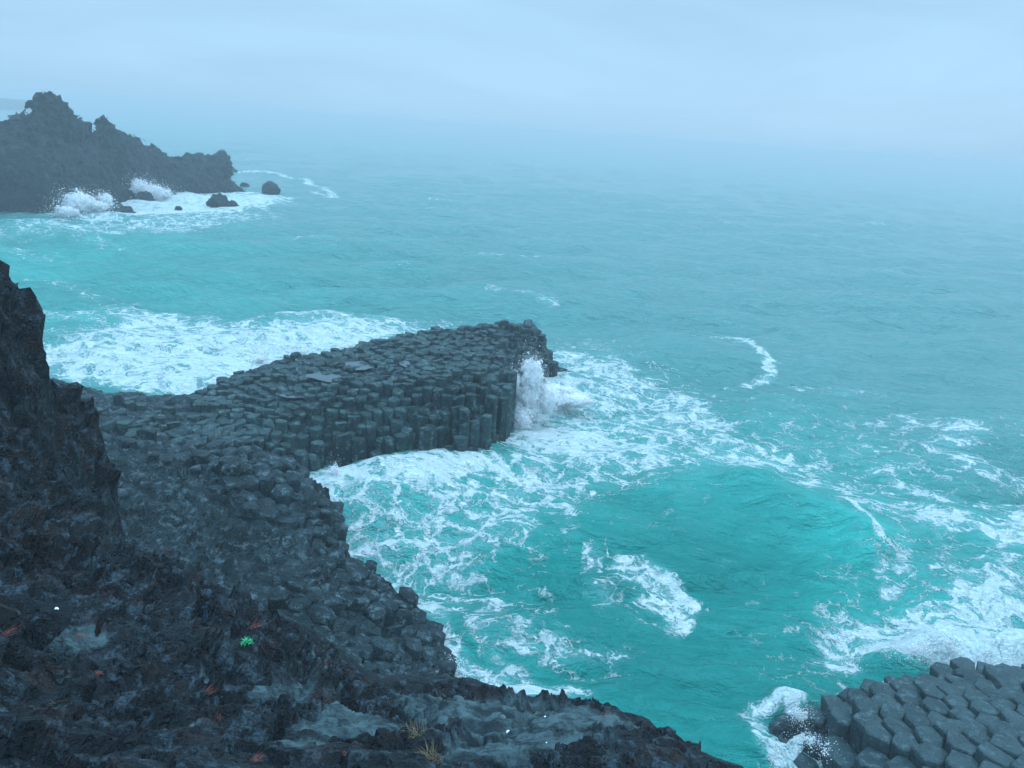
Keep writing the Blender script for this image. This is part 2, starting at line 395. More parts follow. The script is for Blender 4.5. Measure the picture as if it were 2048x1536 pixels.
def build_sea():
    th = np.radians(np.concatenate([np.arange(-80, -46, .8), np.arange(-46, 46, .12), np.arange(46, 80.1, .8)]))
    r = [6.0]
    while r[-1] < 3900:
        r.append(r[-1] + max(.05, r[-1] * (.0042 if r[-1] < 220 else .02)))
    r = np.array(r)
    A, Rr = np.meshgrid(th, r, indexing='ij')
    X = Rr * np.sin(A); Y = Rr * np.cos(A)
    P2_ = np.stack([X, Y], -1); P3 = np.stack([X, Y, np.zeros_like(X)], -1)
    fade = 1 / (1 + (Rr / 420.) ** 2)
    Z = np.zeros_like(X); DX = np.zeros_like(X); DY = np.zeros_like(X)
    rg = np.random.default_rng(5)
    main = math.radians(-72)   # wave travel, towards the shore
    grp = .75 + .6 * fbm(P3 * .03, 2, 40)
    for k in range(46):
        lam = 0.9 * 1.085 ** k * rg.uniform(.9, 1.1)
        if lam > 24: break
        a = main + rg.normal() * .55
        kx, ky = math.cos(a) * 2 * math.pi / lam, math.sin(a) * 2 * math.pi / lam
        amp = .0165 * lam ** .90
        res = np.clip(1.6 - (Rr * .0042) * 4 / lam, 0, 1)
        ph = kx * X + ky * Y + rg.uniform(0, 6.28) + 1.2 * fbm(P3 * (.35 / lam) + k, 1, 60)
        Z += amp * np.sin(ph) * grp * res; DX -= amp * .8 * math.cos(a) * np.cos(ph) * res; DY -= amp * .8 * math.sin(a) * np.cos(ph) * res
    Z *= fade; DX *= fade; DY *= fade
    # long swells standing out in the photograph
    for pts, wd, hh in [((PX((1190,452),(1330,462),(1480,482),(1560,505))), 2.6, .55), (PX((1330,500),(1420,515),(1500,520)), 2.0, .35), (PX((1640,475),(1760,485)), 2.5, .4),
                        (PX((1500,1000),(1620,1040),(1700,1060),(1738,1095)), 1.2, .5), (PX((1660,1050),(1735,1090)), .7, .35), (PX((1180,1010),(1350,985),(1500,990)), 1.5, .35), (PX((800,500),(950,520),(1100,540)), 3, .35),
                        (PX((60,640),(140,650),(220,640)), 2.2, .5), (PX((1010,830),(1080,770),(1150,760)), 1.6, .6), (PX((680,985),(800,975),(940,950)), .6, .18),
                        (PX((1850,1290),(1950,1275),(2060,1260)), 1.0, .7), (PX((1780,1325),(1850,1305)), .5, .4), (PX((1570,1410),(1600,1420)), .5, .5), (PX((150,420),(200,410)), 2.5, .8), (PX((200,700),(450,690),(700,670)), 2.5, .6)]:
        d = seg_dist(P2_, pts); Z += hh * np.exp(-(d / wd) ** 2) * (1 + .3 * fbm(P3 * .8, 2, 3))
    # foam density
    wp = np.stack([fbm(P3 * .45, 4, 70), fbm(P3 * .45, 4, 80)], -1) * 1.6
    near = np.clip(Rr / 30, .5, 3)[..., None]
    PW = P2_ + wp * near
    D = np.zeros_like(X)
    for pts, soft, s in FOAM_POLY:
        w = PW if soft > .4 else P2_ + wp * .35
        d = sdist(w, pts); D = np.maximum(D, s * sstep(soft, -soft, d))
    for pts, wd, s in FOAM_LINE:
        w = P2_ + wp * min(1, wd)
        d = seg_dist(w, pts); D = np.maximum(D, s * sstep(wd * 1.5, 0, d))
    big = fbm(P3 * .16, 4, 90)
    D = D + .16 * fbm(P3 * .5, 3, 33) * sstep(.1, .5, D)
    # thin streaks in the surf zone
    zone = PX((700,960),(1010,700),(1250,690),(1500,820),(2100,830),(2100,1330),(1650,1340),(1450,1130),(1250,1100),(1150,1350),(980,1400),(650,1100))
    dz = sdist(P2_ + wp * near, zone)
    D = np.maximum(D, sstep(3, -2, dz) * (.27 + .32 * big))
    D = np.maximum(D, (.16 + .32 * big) * sstep(60, 25, Rr))
    clear = PX((1230,1010),(1560,985),(1735,1050),(1745,1110),(1600,1190),(1560,1300),(1440,1420),(1330,1420),(1270,1300),(1100,1240),(1070,1160),(1150,1060))
    isl = sdist(P2_, PX((1170,1080),(1260,1080),(1420,1190),(1360,1270),(1190,1230)))
    cm = sstep(1.0, -.8, sdist(P2_ + wp * .8, clear)) * (isl > 0)
    Fz = D * (1 - .62 * cm * sstep(.75, .6, D))
    # small whitecaps on steep crests further out
    cap = sstep(.62, .85, Z + .25 * fbm(P3 * .6, 2, 55)) * sstep(30, 60, Rr) * (big > .12)
    Fz = np.maximum(Fz, cap * .34)
    Fz *= np.where(Rr > 260, np.clip(1.2 - (Rr - 260) / 200, 0, 1), 1) ** (D < .3)
    # aeration
    AE = np.zeros_like(X)
    for c, rad, s in [((90,640), 7, .85), ((60,520), 14, .8), ((250,480), 20, .55), ((1500,930), 5, .55), ((1700,900), 6, .5), ((1250,860), 5, .5), ((1680,1075), 1.8, .9), ((1400,985), 3, .4), ((900,1050), 4, .3), ((1850,1000), 6, .35), ((1900,1230), 4, .5), ((450,600), 14, .45)]:
        q = at(*c)[:2]; AE = np.maximum(AE, s * np.exp(-((P2_ - q + wp * 1.5) ** 2).sum(-1) / rad ** 2))
    AE = np.clip(AE + .25 * np.clip(Z, -.4, .8) + .10 * fbm(P3 * .12, 3, 14), 0, 1)
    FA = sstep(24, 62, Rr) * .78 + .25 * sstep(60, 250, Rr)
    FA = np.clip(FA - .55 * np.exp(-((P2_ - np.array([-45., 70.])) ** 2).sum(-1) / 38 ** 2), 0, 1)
    V = np.stack([X + DX, Y + DY, Z], -1).reshape(-1, 3)
    nv = len(r); Fc = grid_faces(len(th), nv)[:, ::-1]
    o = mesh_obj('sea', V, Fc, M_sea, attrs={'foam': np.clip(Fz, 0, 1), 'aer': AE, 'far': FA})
    tag(o, 'turquoise sea laced with white foam, fading into haze', None, None, 'structure')
build_sea()

# ------------------------------------------------------------------ near cliff
NEAR_CTL = [(1024,1536,3.8),(1200,1536,4.0),(1480,1536,5),(1430,1515,5.6),(1300,1440,6.5),(1310,1480,6.0),(1150,1410,6.6),(1000,1390,6.6),(930,1355,7),(850,1350,7.2),(770,1360,7),(690,1320,7.2),(600,1250,7.5),(480,1220,7.4),(270,1120,9),(0,1170,7.5),
            (0,1536,3.3),(400,1536,3.3),(700,1536,3.5),(200,1400,4.6),(500,1330,5.9),(300,1280,6.0),(720,1400,5.9),(1000,1450,5.2),(1200,1450,5.6),(900,1420,5.9),(100,1300,5.4),(600,1450,4.6),
            (0,500,13),(-30,400,13.5),(55,620,13.5),(60,720,14),(130,760,15),(210,850,15),(240,1000,14),(230,1110,13),(100,900,12),(100,1050,10.5),(10,800,12),(0,980,10.3),(-150,700,12),(-300,1000,8.5),(-300,1500,3.4)]
NC = np.array([atd(*c) for c in NEAR_CTL]); tpsN = TPS(NC, .02)
out_px = [(1700,1660,4.6),(1480,1536,5.2),(1430,1512,5.7),(1370,1500,5.9),(1315,1488,6.1),(1300,1435,6.6),(1270,1432,6.6),(1205,1405,6.8),(1150,1410,6.7),(1080,1403,6.7),(1000,1385,6.8),(930,1352,7.1),(890,1378,7.0),(850,1345,7.3),(800,1362,7.2),(765,1362,7.1),
          (690,1310,7.4),(600,1245,7.8),(480,1190,8.3),(380,1140,9),(290,1110,10),(232,1112,13),(240,1000,14.2),(214,900,15),(205,850,15.2),(150,800,15.3),(98,764,15.2),(40,752,14.6),(-15,735,14.2),(-34,660,13.9),(-44,610,13.7),(-72,565,13.4),(-84,555,13.4),(-74,535,13.4),(-78,505,13.4),(-100,480,13.3),(-150,400,13.5),(-400,420,14)]
NOUT = [atd(*c)[:2] for c in out_px] + [np.array([-30., 2.]), np.array([-6., -3.]), np.array([3.5, -1.])]
SLABS = [((1050,1450),1.1,.95),((900,1440),.7,.8),((1150,1440),.7,.9),((700,1470),.55,.9),((560,1400),.35,.8),((440,1380),.3,.5),((155,1300),.30,.62),((385,1220),.4,.7),((640,1330),.4,.4),((1000,1510),.5,.75),((1180,1510),.5,.5),((260,1090),.3,.8),((30,680),.7,.35),((590,1500),.3,.6),((700,1400),.4,.5),((380,1460),.2,.7)]
def build_near():
    th = np.radians(np.arange(-100, 34, .11)); r = np.exp(np.arange(math.log(2.0), math.log(19.5), .0042))
    A, Rr = np.meshgrid(th, r, indexing='ij'); X = Rr * np.sin(A); Y = Rr * np.cos(A)
    P = np.stack([X, Y], -1); P3 = np.stack([X, Y, X * 0], -1)
    wob = fbm(P3 * 1.3, 2, 21) * (.14 + .08 * sstep(7.5, 9, Rr)) + fbm(P3 * 5, 2, 22) * .03
    zt = tpsN(P)
    sd = sdist(P, NOUT) + wob * sstep(0, 1, Rr / 9) + (.15 + .66 * sstep(9.4, 10.8, zt)) * sstep(9, 11, Rr)
    zt = np.clip(zt, 3, 12.7)
    sp = np.maximum(sd, 0); k9 = sstep(9, 10.5, Rr); base = zt - (7 + 7 * k9) * sp * sp / (sp + .18 * (1 - k9) + .02)
    base = np.maximum(base, -1.5)
    V = np.stack([X, Y, base], -1)
    n = grid_normals(V)
    slab = np.zeros_like(X)
    for (px, py), rad, s in SLABS:
        h = None
        # drop the photo ray onto the control surface
        d = ray(px, py); ts = np.linspace(2, 18, 400); Q = np.array([0, 0, H]) + ts[:, None] * d
        zz = tpsN(Q[:, :2]); k = int(np.argmax(Q[:, 2] < zz)); q = Q[k]
        slab = np.maximum(slab, s * np.exp(-(((P - q[:2]) ** 2).sum(-1)) / rad ** 2))
    sl = sstep(.42, .56, slab + .40 * fbm(V * 1.5, 3, 31) + .22 * fbm(V * 6.5, 3, 37))
    VN = np.stack([X, Y, zt - .6 * np.clip(sd, 0, 1.5)], -1)
    Q = VN + .16 * np.stack([fbm(VN * 1.6, 2, 1), fbm(VN * 1.6, 2, 2), fbm(VN * 1.6, 2, 3)], -1)
    f1, f2, _ = worley(Q * 1.25, 4); g1, g2, _ = worley(Q * 3.4, 5); k1, k2, _ = worley(Q * 8.5, 6)
    fa, fb, fc_ = facet(Q * 1.5, 41, .9, .9), facet(Q * 3.6, 42, .7, 1.0), facet(Q * 9, 43, .5, 1.0)
    blocks = (f2 - f1); bl2 = (g2 - g1)
    rough = .26 * fbm(Q * .8, 3, 8) + .26 * fa + .12 * fb + .035 * fc_ + .03 * (sstep(0, .45, bl2) - .5) + .05 * ridged(Q * 2.6, 3, 12) + .02 * (sstep(.05, .5, k1) - .5) + .022 * ridged(Q * 8, 3, 18)
    holes = sstep(.32, .08, g1) * sstep(.0, .25, fbm(Q * 1.1, 2, 77)) * .14
    h2 = sstep(.30, .06, k1) * sstep(-.1, .2, fbm(Q * 1.9, 2, 78)) * .07
    rough = rough - holes - h2
    smooth = .22 * fbm(Q * .7, 3, 8) + .05 * fa + .05 * fb + .10 * ridged(Q * 1.6, 4, 13) + .045 * fbm(Q * 5, 4, 19) + .03 * (sstep(0, .4, bl2) - .5)
    disp = rough * (1 - sl) + smooth * sl
    disp *= np.clip((Rr - 1.5) / 4.5, .35, 1.1) * (1 + .25 * sstep(8, 11, Rr)) * (1 - .93 * sstep(-.6, -.08, sd) * sstep(10, 8, Rr)) * (1 - .75 * sstep(0, .3, sd))
    k_ = (.45 * sstep(-.7, -.1, sd))[..., None]; n = n * (1 - k_) + np.array([0, 0, 1.]) * k_
    V = V + n * disp[..., None]
    Fc = grid_faces(len(th), len(r))[:, ::-1]
    keep = (V.reshape(-1, 3)[Fc][:, :, 2].max(1) > -1.4)
    Fc = Fc[keep]
    o = mesh_obj('cliff', V.reshape(-1, 3), Fc, M_near, attrs={'slab': sl, 'pool': sl * 0})
    tag(o, 'dark rugged lava cliff edge in the foreground, strewn with needles', None, None, 'structure')
    return o
cliff = build_near()

# ------------------------------------------------------------------ low rocks: common height field
LOW_CTL = [at(*c) for c in [(120,755,2.5),(330,780,1.5),(400,775,1.2),(440,760,1.5),(520,725,3),(650,703,3.3),(760,683,3.4),(860,662,3.5),(975,651,3.5),(1078,650,3.3),(1090,690,2.2),(1015,757,3.6),(985,690,3.3),
 (290,935,4.2),(430,1030,4.5),(560,930,3.8),(600,965,3.2),(635,1000,3),(645,1075,2.5),(700,1110,1.2),(790,1180,.8),(850,1250,.5),(890,1310,.4),(600,1150,3.5),(600,1250,3.8),(700,1200,2.2),(750,1290,1.8),(500,1150,4.5),(300,1100,5.5),(800,1330,.6),
 (300,800,1.8),(200,800,2.5),(240,850,3),(400,850,2.2),(500,800,2.5),(600,850,2.5),(620,830,2.9),(700,830,2.8),(800,800,3.2),(900,795,3.5),(1000,780,3.7)]]
LOW_CTL += [np.array([-5, 10, 5.5]), np.array([-14, 16, 6.5]), np.array([-20, 24, 5.0])]
tpsL = TPS(LOW_CTL, .1)
LOW_OUT = [(-26,30),(-21.5,33.9),(-17.2,35.9),(-16,37.3),(-15.2,38),(-12.8,37.2),(-9.9,39),(-5,43.9),(-1.8,46.2),(1.4,48),(3.0,48.0),(3.2,47.0),(2.2,45.6),(-.2,43),(-1.2,41.6),(-1.0,39.5),(-.2,37.0),(-.3,35.2),(-.7,33.8),(-1.3,32.6),(-1.9,31.9),(-3.0,31.7),(-3.6,31.2),(-6.6,30.2),(-8,29.8),
           (-9,27.6),(-8.4,25.2),(-7.0,24.1),(-6.1,23.2),(-5.5,22.6),(-4.8,22.3),(-3.2,21),(-2,19.7),(-1.2,18.4),(-1.0,17.4),(-1.6,16),(-1.8,13),(-1,9),(-3,6),(-14,5),(-26,14)]
def hlow(P):
    z = np.clip(tpsL(P), .25, 7)
    return np.where(P[..., 1] > 43.5, np.minimum(z, np.maximum(3.45 - np.maximum(P[..., 0] - 1.0, 0) * 1.5, .2)), z)

def voronoi_cells(pts, margin):
    out = []
    for i, p in enumerate(pts):
        d = ((pts - p) ** 2).sum(1); nb = np.argsort(d)[1:20]
        poly = [p + margin * np.array([math.cos(a), math.sin(a)]) for a in np.arange(0, 6.28, .785)]
        for j in nb:
            m_ = (p + pts[j]) / 2; n = pts[j] - p
            new = []
            for k in range(len(poly)):
                a, b = poly[k], poly[(k + 1) % len(poly)]
                da, db = (a - m_) @ n, (b - m_) @ n
                if da <= 0: new.append(a)
                if da * db < 0: new.append(a + (b - a) * da / (da - db))
            poly = new
            if len(poly) < 3: break
        # merge near-duplicate corners
        q = []
        for v in poly:
            if not q or np.linalg.norm(v - q[-1]) > .06: q.append(v)
        out.append(np.array(q) if len(q) > 2 else None)
    return out
def hex_points(x0, x1, y0, y1, s, jit, rot=0.0, seed=0):
    rg = np.random.default_rng(seed); pts = []
    R_ = max(x1 - x0, y1 - y0); n = int(R_ / s) + 4
    c, sn = math.cos(rot), math.sin(rot); cx, cy = (x0 + x1) / 2, (y0 + y1) / 2
    for i in range(-n, n + 1):
        for j in range(-n, n + 1):
            u = (i + .5 * (j % 2)) * s; v = j * s * .866
            u += rg.normal() * jit * s; v += rg.normal() * jit * s
            x, y = cx + c * u - sn * v, cy + sn * u + c * v
            if x0 <= x <= x1 and y0 <= y <= y1: pts.append((x, y))
    return np.array(pts)
def column_mesh(poly, z, tilt, zbot, axis=(0, 0), gap=.03, dome=.04, bevel=.06, na=26, rings=4, side=(.0, .12, .4, .9, 1.7, 2.8, 4.2), amp=.035, seed=0, chip=.0):
    c = poly.mean(0)
    # resample the outline
    poly = np.asarray(poly); e = np.roll(poly, -1, 0) - poly; ln = np.hypot(e[:, 0], e[:, 1]); cum = np.r_[0, np.cumsum(ln)]; tot = cum[-1]
    s = np.arange(na) / na * tot; k = np.clip(np.searchsorted(cum, s, 'right') - 1, 0, len(poly) - 1)
    base = poly[k] + e[k] * ((s - cum[k]) / ln[k])[:, None]
    for q_ in poly: base[np.argmin(((base - q_) ** 2).sum(1))] = q_
    rad = np.hypot(*(base - c).T).mean()
    base = c + (base - c) * (1 - gap / rad)
    rel = base - c
    sm = rel
    for _ in range(1): sm = (np.roll(sm, 1, 0) + np.roll(sm, -1, 0) + 2 * sm) / 4
    V = []
    V.append([c[0], c[1], z + dome])
    fr = list(np.linspace(0, 1, rings + 1)[1:] * (1 - bevel / rad)) 
    for f in fr:
        pz = z + dome * (1 - f * f) + (rel * f) @ tilt
        V += [[c[0] + a[0] * f, c[1] + a[1] * f, q] for a, q in zip(sm, pz)]
    ztop = z + rel @ tilt
    for f, dz in ((1 - .35 * bevel / rad, -.22 * bevel), (1.0, -.8 * bevel)):
        V += [[c[0] + a[0] * f, c[1] + a[1] * f, q + dz] for a, q in zip(rel, ztop)]
    nr = len(fr) + 2
    for dz in side[1:]:
        zz = np.maximum(ztop - bevel - dz, zbot); dd = (ztop - zz)[:, None] * np.array(axis)[None]
        V += [[c[0] + a[0] + g[0], c[1] + a[1] + g[1], q] for a, q, g in zip(rel, zz, dd)]; nr += 1
        if zz.max() <= zbot: break
    V = np.array(V)
    # roughness
    pert = np.stack([fbm(V * 2.3 + seed * 3.1, 3, 100), fbm(V * 2.3 + seed * 3.1, 3, 110), fbm(V * 2.3 + seed * 3.1, 3, 120)], -1) * amp
    V = V + pert
    F_ = [[0, 1 + i, 1 + (i + 1) % na] for i in range(na)]
    for q in range(nr - 1):
        a = 1 + q * na; b = a + na
        F_ += [[a + i, b + i, b + (i + 1) % na, a + (i + 1) % na] for i in range(na)]
    return V, F_
def merge(parts):
    Vs, Fs, o = [], [], 0
    for V, F_ in parts:
        Vs.append(V); Fs += [[i + o for i in f] for f in F_]; o += len(V)
    return np.concatenate(Vs), Fs
def to_px(p):
    v = p - np.array([0, 0, H]); return 1024 + FPX * (v @ Rv) / (v @ Fv), 768 - FPX * (v @ Uv) / (v @ Fv), v @ Fv

def column_thing(name, label, cat, cols, mat, centre, part='basalt_column'):
    """cols: list of (V, F, score); 100 largest in view are parts of their own"""
    root = empty(name, (float(centre[0]), float(centre[1]), 0.0)); tag(root, label, cat)
    cols.sort(key=lambda c: -c[2])
    off = np.array([centre[0], centre[1], 0.0])
    for V, F_, s in cols[:100]:
        mesh_obj(part, V - off, F_, mat, root)
    if cols[100:]:
        V, F_ = merge([(v, f) for v, f, s in cols[100:]])
        tag(mesh_obj('basalt_columns', V - off, F_, mat, root), kind='stuff')
    return root

def rock_under(name, region, res, drop, mat, root, off, seed, amp=1.0, hfun=hlow, outl=LOW_OUT, sink=.45, thr=None):
    x0, x1, y0, y1 = region
    xs = np.arange(x0, x1, res); ys = np.arange(y0, y1, res)
    X, Y = np.meshgrid(xs, ys, indexing='ij'); P = np.stack([X, Y], -1); P3 = np.stack([X, Y, X * 0], -1)
    sd = sdist(P, outl) + .5 * fbm(P3 * .8, 3, seed)
    z = hfun(P) - sink - np.maximum(sd, 0) * 5
    z = np.maximum(z, -1.0)
    V = np.stack([X, Y, z], -1); n = grid_normals(V)
    f1, f2, i1 = worley(np.stack([X, Y, z * .5], -1) * 1.1, seed); g1, g2, _ = worley(V * 2.8, seed + 1)
    d = (.25 * fbm(V * .7, 3, seed + 2) + .34 * facet(V * 1.15, seed, .9, .9) + .15 * facet(V * 2.9, seed + 1, .8, 1.) + .06 * facet(V * 7, seed + 2, .8, 1.) + .10 * (sstep(0, .3, f2 - f1) - .6) + .05 * ridged(V * 3, 3, seed + 5)) * amp
    d = np.where(sd > 0, d * sstep(.35, 0, sd), d)
    V = V + n * d[..., None]
    Fc = grid_faces(len(xs), len(ys))
    keep = V.reshape(-1, 3)[Fc][:, :, 2].max(1) > -.9
    if thr is not None: keep &= thr(P).reshape(-1)[Fc].all(1)
    return mesh_obj(name, V.reshape(-1, 3) - off, Fc[keep], mat, root)

def hfront(P):
    e = -sdist(P, LOW_OUT); f = (P[..., 1] < 37) & (P[..., 0] > -12)
    return np.maximum(hlow(P) - f * (.75 * sstep(2.6, .3, e) + 1.5 * sstep(1.1, .3, e)), .1)
# promontory
def build_promontory():
    pts = hex_points(-27, 5, 22, 50, .54, .13, .4, 3)
    cells = voronoi_cells(pts, 1.0)
    P = pts; sd = sdist(P, LOW_OUT); z = hlow(P)
    far_part = (P[:, 1] > 25.8)
    rg = np.random.default_rng(9)
    cols = []
    patch = fbm(np.c_[P * .35, P[:, 0] * 0], 2, 44)
    for i, (p, c) in enumerate(zip(pts, cells)):
        if c is None or sd[i] > .35 or not far_part[i]: continue
        # the neck on the left is broken rubble rather than columns
        rub = sstep(-11, -15.5, p[0])
        zz = z[i] + rg.normal() * .075 + .28 * patch[i]
        e = -sd[i]
        frontness = p[1] < 34.5
        # broken, stepped margins
        if e < .5: zz -= rg.choice([.2, .6, 1.2, 2.0], p=[.45, .25, .15, .15]) if frontness else rg.uniform(0, .5)
        elif e < 1.3: zz -= rg.choice([0, .25, .7], p=[.55, .3, .15])
        elif e < 2.4 and frontness: zz -= rg.choice([0, .2, .5], p=[.6, .25, .15])
        if p[1] < 37: zz -= .6 * sstep(2.4, .2, e) ** 1.3 + abs(rg.normal()) * .12 * (e < 2)
        if p[0] > -3 and p[1] < 34 and rg.random() < .6 and e < .6: zz = min(zz, rg.uniform(.5, 1.8))
        zz = max(zz, .3)
        if rub > rg.random() * .9 + .35: continue
        tl = rg.normal(size=2) * (.10 if rg.random() < .75 else .2)
        V, F_ = column_mesh(c, zz, tl, -1.0, gap=.024, dome=rg.uniform(-.03, .05), bevel=.03, na=16, rings=2, side=(0, .3, 1.0, 2.2, 4.0, 6), amp=.03, seed=i)
        x, y, dp = to_px(np.array([p[0], p[1], zz]))
        vis = (0 < x < 2048) and (0 < y < 1536)
        ex = 1 + 2.0 * (e < 1.2 and frontness)
        cols.append((V, F_, (1 / dp ** 2) * ex if vis else 0))
    ctr = (-5, 36)
    root = column_thing('basalt_promontory', 'long flat-topped headland of hexagonal basalt columns jutting into the surf', 'rock headland', cols, M_col, ctr)
    off = np.array([ctr[0], ctr[1], 0.0])
    rock_under('rubble_base', (-27, 5, 25, 50), .13, 5, M_low, root, off, 50, .6, sink=.34, hfun=hfront, thr=lambda P: (P[..., 1] > 25.4))
    for k, (px, py, w_, d_, zz) in enumerate([(830,738,.8,.35,3.45),(660,765,.9,.4,3.1),(590,795,.8,.3,2.75),(720,742,.6,.35,3.3)]):
        c = at(px, py, zz); a = np.linspace(0, 2 * math.pi, 60, endpoint=False); u = np.stack([np.cos(a), np.sin(a), a * 0], -1)
        rr = 1.1 + .5 * fbm(u * 1.2 + k * 7, 2, 60)
        V = np.r_[[c], c + u * rr[:, None] * np.array([w_, d_ * 1.7, 0])]; V[:, 2] = float(hlow(c[None, :2])[0]) + .28 * float(fbm(np.array([[c[0] * .35, c[1] * .35, 0]]), 2, 44)[0]) - .01
        mesh_obj('puddle', V - off, [[0, 1 + i, 1 + (i + 1) % 60] for i in range(60)], M_pool, root)
    return root
build_promontory()

# stepped rock below the cliff
def build_shelf():
    pts = hex_points(-16, 0, 8, 27, .54, .15, .9, 4)
    cells = voronoi_cells(pts, .8); sd = sdist(pts, LOW_OUT); z = hlow(pts)
    rg = np.random.default_rng(19); cols = []
    for i, (p, c) in enumerate(zip(pts, cells)):
        if c is None or sd[i] > .3 or p[1] > 26: continue
        e = -sd[i]
        colness = sstep(4.6, 2.6, e) if p[1] < 23.5 else .25
        if rg.random() > colness + .04: continue
        zz = max(z[i] + .06 + rg.normal() * .20 - (rg.uniform(0, .3) if e < .6 else 0), .15)
        g = np.array([-.16, -.02])   # tops lean towards the water
        tl = g + rg.normal(size=2) * .16
        V, F_ = column_mesh(c, zz, tl, -1.0, axis=(-.15, 0), gap=.012, dome=rg.uniform(0, .06), bevel=.035, na=18, rings=2, side=(0, .2, .7, 1.6, 3, 5, 7), amp=.025, seed=i)
        x, y, dp = to_px(np.array([p[0], p[1], zz]))
        cols.append((V, F_, 1 / dp ** 2 if (560 < x < 920 and 1040 < y < 1350) else .2 / dp ** 2))
    ctr = (-6, 19)
    root = column_thing('basalt_shelf', 'stepped grey basalt shelf of broken column tops right below the cliff', 'rock shelf', cols, M_low, ctr)
    off = np.array([ctr[0], ctr[1], 0.0])
    rock_under('rubble_base', (-26, 0, 6, 26.2), .065, 5, M_low, root, off, 150, 1.0, sink=.24, thr=lambda P: (P[..., 1] < 25.9))
    return root
build_shelf()

# outcrop at the lower right
def build_outcrop():
    O_px = [(1560,1470,.0),(1590,1448,.2),(1615,1440,.4),(1622,1385,1.0),(1700,1345,1.2),(1770,1330,1.4),(1800,1322,1.6),(1870,1325,1.4),(1935,1292,1.6),(1975,1300,1.6),(2060,1300,1.5)]
    outl = [at(*q)[:2] for q in O_px] + [np.array([27., 21.]), np.array([27., 6.]), np.array([6.5, 6.]), at(1650, 1600, .2)[:2], at(1625, 1530, .2)[:2]]
    ctl = [at(*q) for q in O_px[1:]] + [at(1700,1420,1.6), at(1850,1420,2.0), at(2000,1420,2.4), at(1700,1530,1.3), at(1850,1530,2.2), at(2048,1530,2.9), np.array([22., 14., 3.2]), np.array([14., 9., 2.6])]
    tp = TPS(ctl, .3)
    pts = hex_points(6, 24, 9, 24, .64, .14, .25, 12)
    cells = voronoi_cells(pts, 1.3); sd = sdist(pts, outl); z = np.clip(tp(pts), .2, 3.4)
    rg = np.random.default_rng(29); cols = []
    for i, (p, c) in enumerate(zip(pts, cells)):
        if c is None or sd[i] > .25: continue
        x, y, dp = to_px(np.array([p[0], p[1], z[i]]))
        if x > 2260 or y > 1800: continue
        e = -sd[i]
        # ridges stepping down towards the lower left
        s = (p[0] * .30 + p[1] * .95 + .9 * math.sin(p[0] * .5)) / 2.9
        step = (s - math.floor(s))
        zz = z[i] - .22 + (.18 * step - .12) * min(1, e / 1.0) + rg.normal() * .022 - .38 * max(0, 1 - e / 1.1)
        if e < .45: zz -= rg.uniform(.0, .15)
        tl = np.array([0, -.03]) + rg.normal(size=2) * .055
        V, F_ = column_mesh(c, max(zz, .15), tl, -1.0, axis=(.10, -.05), gap=.012, dome=rg.uniform(-.01, .04), bevel=.045, na=26, rings=3, side=(0, .1, .3, .7, 1.3, 2.2, 4), amp=.04, seed=i)
        cols.append((V, F_, 1 / dp ** 2 if x < 2100 and y < 1600 else .1))
    ctr = (14, 14)
    root = column_thing('basalt_outcrop', 'grey outcrop of large rounded hexagonal columns at the lower right corner', 'rock outcrop', cols, M_colR, ctr)
    off = np.array([ctr[0], ctr[1], 0.0])
    rock_under('rubble_base', (6, 27, 6, 24), .2, 5, M_low, root, off, 250, .6, hfun=lambda P: np.clip(tp(P), .2, 3.4), outl=outl, sink=.9)
build_outcrop()

# ------------------------------------------------------------------ far headland (implicit surface)
def surface_nets(Fv_, org, h):
    s = Fv_ < 0; nx, ny, nz = Fv_.shape
    cs = [(a, b, c) for a in (0, 1) for b in (0, 1) for c in (0, 1)]
    sub = lambda A, o: A[o[0]:nx - 1 + o[0], o[1]:ny - 1 + o[1], o[2]:nz - 1 + o[2]]
    cnt = sum(sub(s, o).astype(np.int8) for o in cs); act = (cnt > 0) & (cnt < 8)
    I = np.argwhere(act); idx = -np.ones(act.shape, np.int64); idx[act] = np.arange(len(I))
    acc = np.zeros((len(I), 3)); n = np.zeros(len(I))
    for a in range(8):
        for b in range(a + 1, 8):
            oa, ob = np.array(cs[a]), np.array(cs[b])
            if np.abs(oa - ob).sum() != 1: continue
            fa = Fv_[tuple((I + oa).T)]; fb = Fv_[tuple((I + ob).T)]
            m_ = (fa < 0) != (fb < 0); t_ = np.where(m_, fa / (fa - fb + 1e-20), 0)
            acc += np.where(m_[:, None], oa + (ob - oa) * t_[:, None], 0); n += m_
    V = (I + acc / n[:, None]) * h + org
    faces = []
    for ax in range(3):
        o = [0, 0, 0]; o[ax] = 1
        A = s[:nx - o[0], :ny - o[1], :nz - o[2]]; B = s[o[0]:, o[1]:, o[2]:]
        E = np.argwhere(A != B); u, v = [(1, 2), (2, 0), (0, 1)][ax]
        ok = (E[:, u] > 0) & (E[:, v] > 0) & (E[:, u] < Fv_.shape[u] - 1) & (E[:, v] < Fv_.shape[v] - 1)
        E = E[ok]; q = []
        for du, dv in ((-1, -1), (0, -1), (0, 0), (-1, 0)):
            w = E.copy(); w[:, u] += du; w[:, v] += dv; q.append(idx[tuple(w.T)])
        q = np.stack(q, 1); fl = ~s[tuple(E.T)]
        q[fl] = q[fl][:, ::-1]; faces.append(q)
    Fc = np.concatenate(faces); Fc = Fc[(Fc >= 0).all(1)]
    return V, Fc
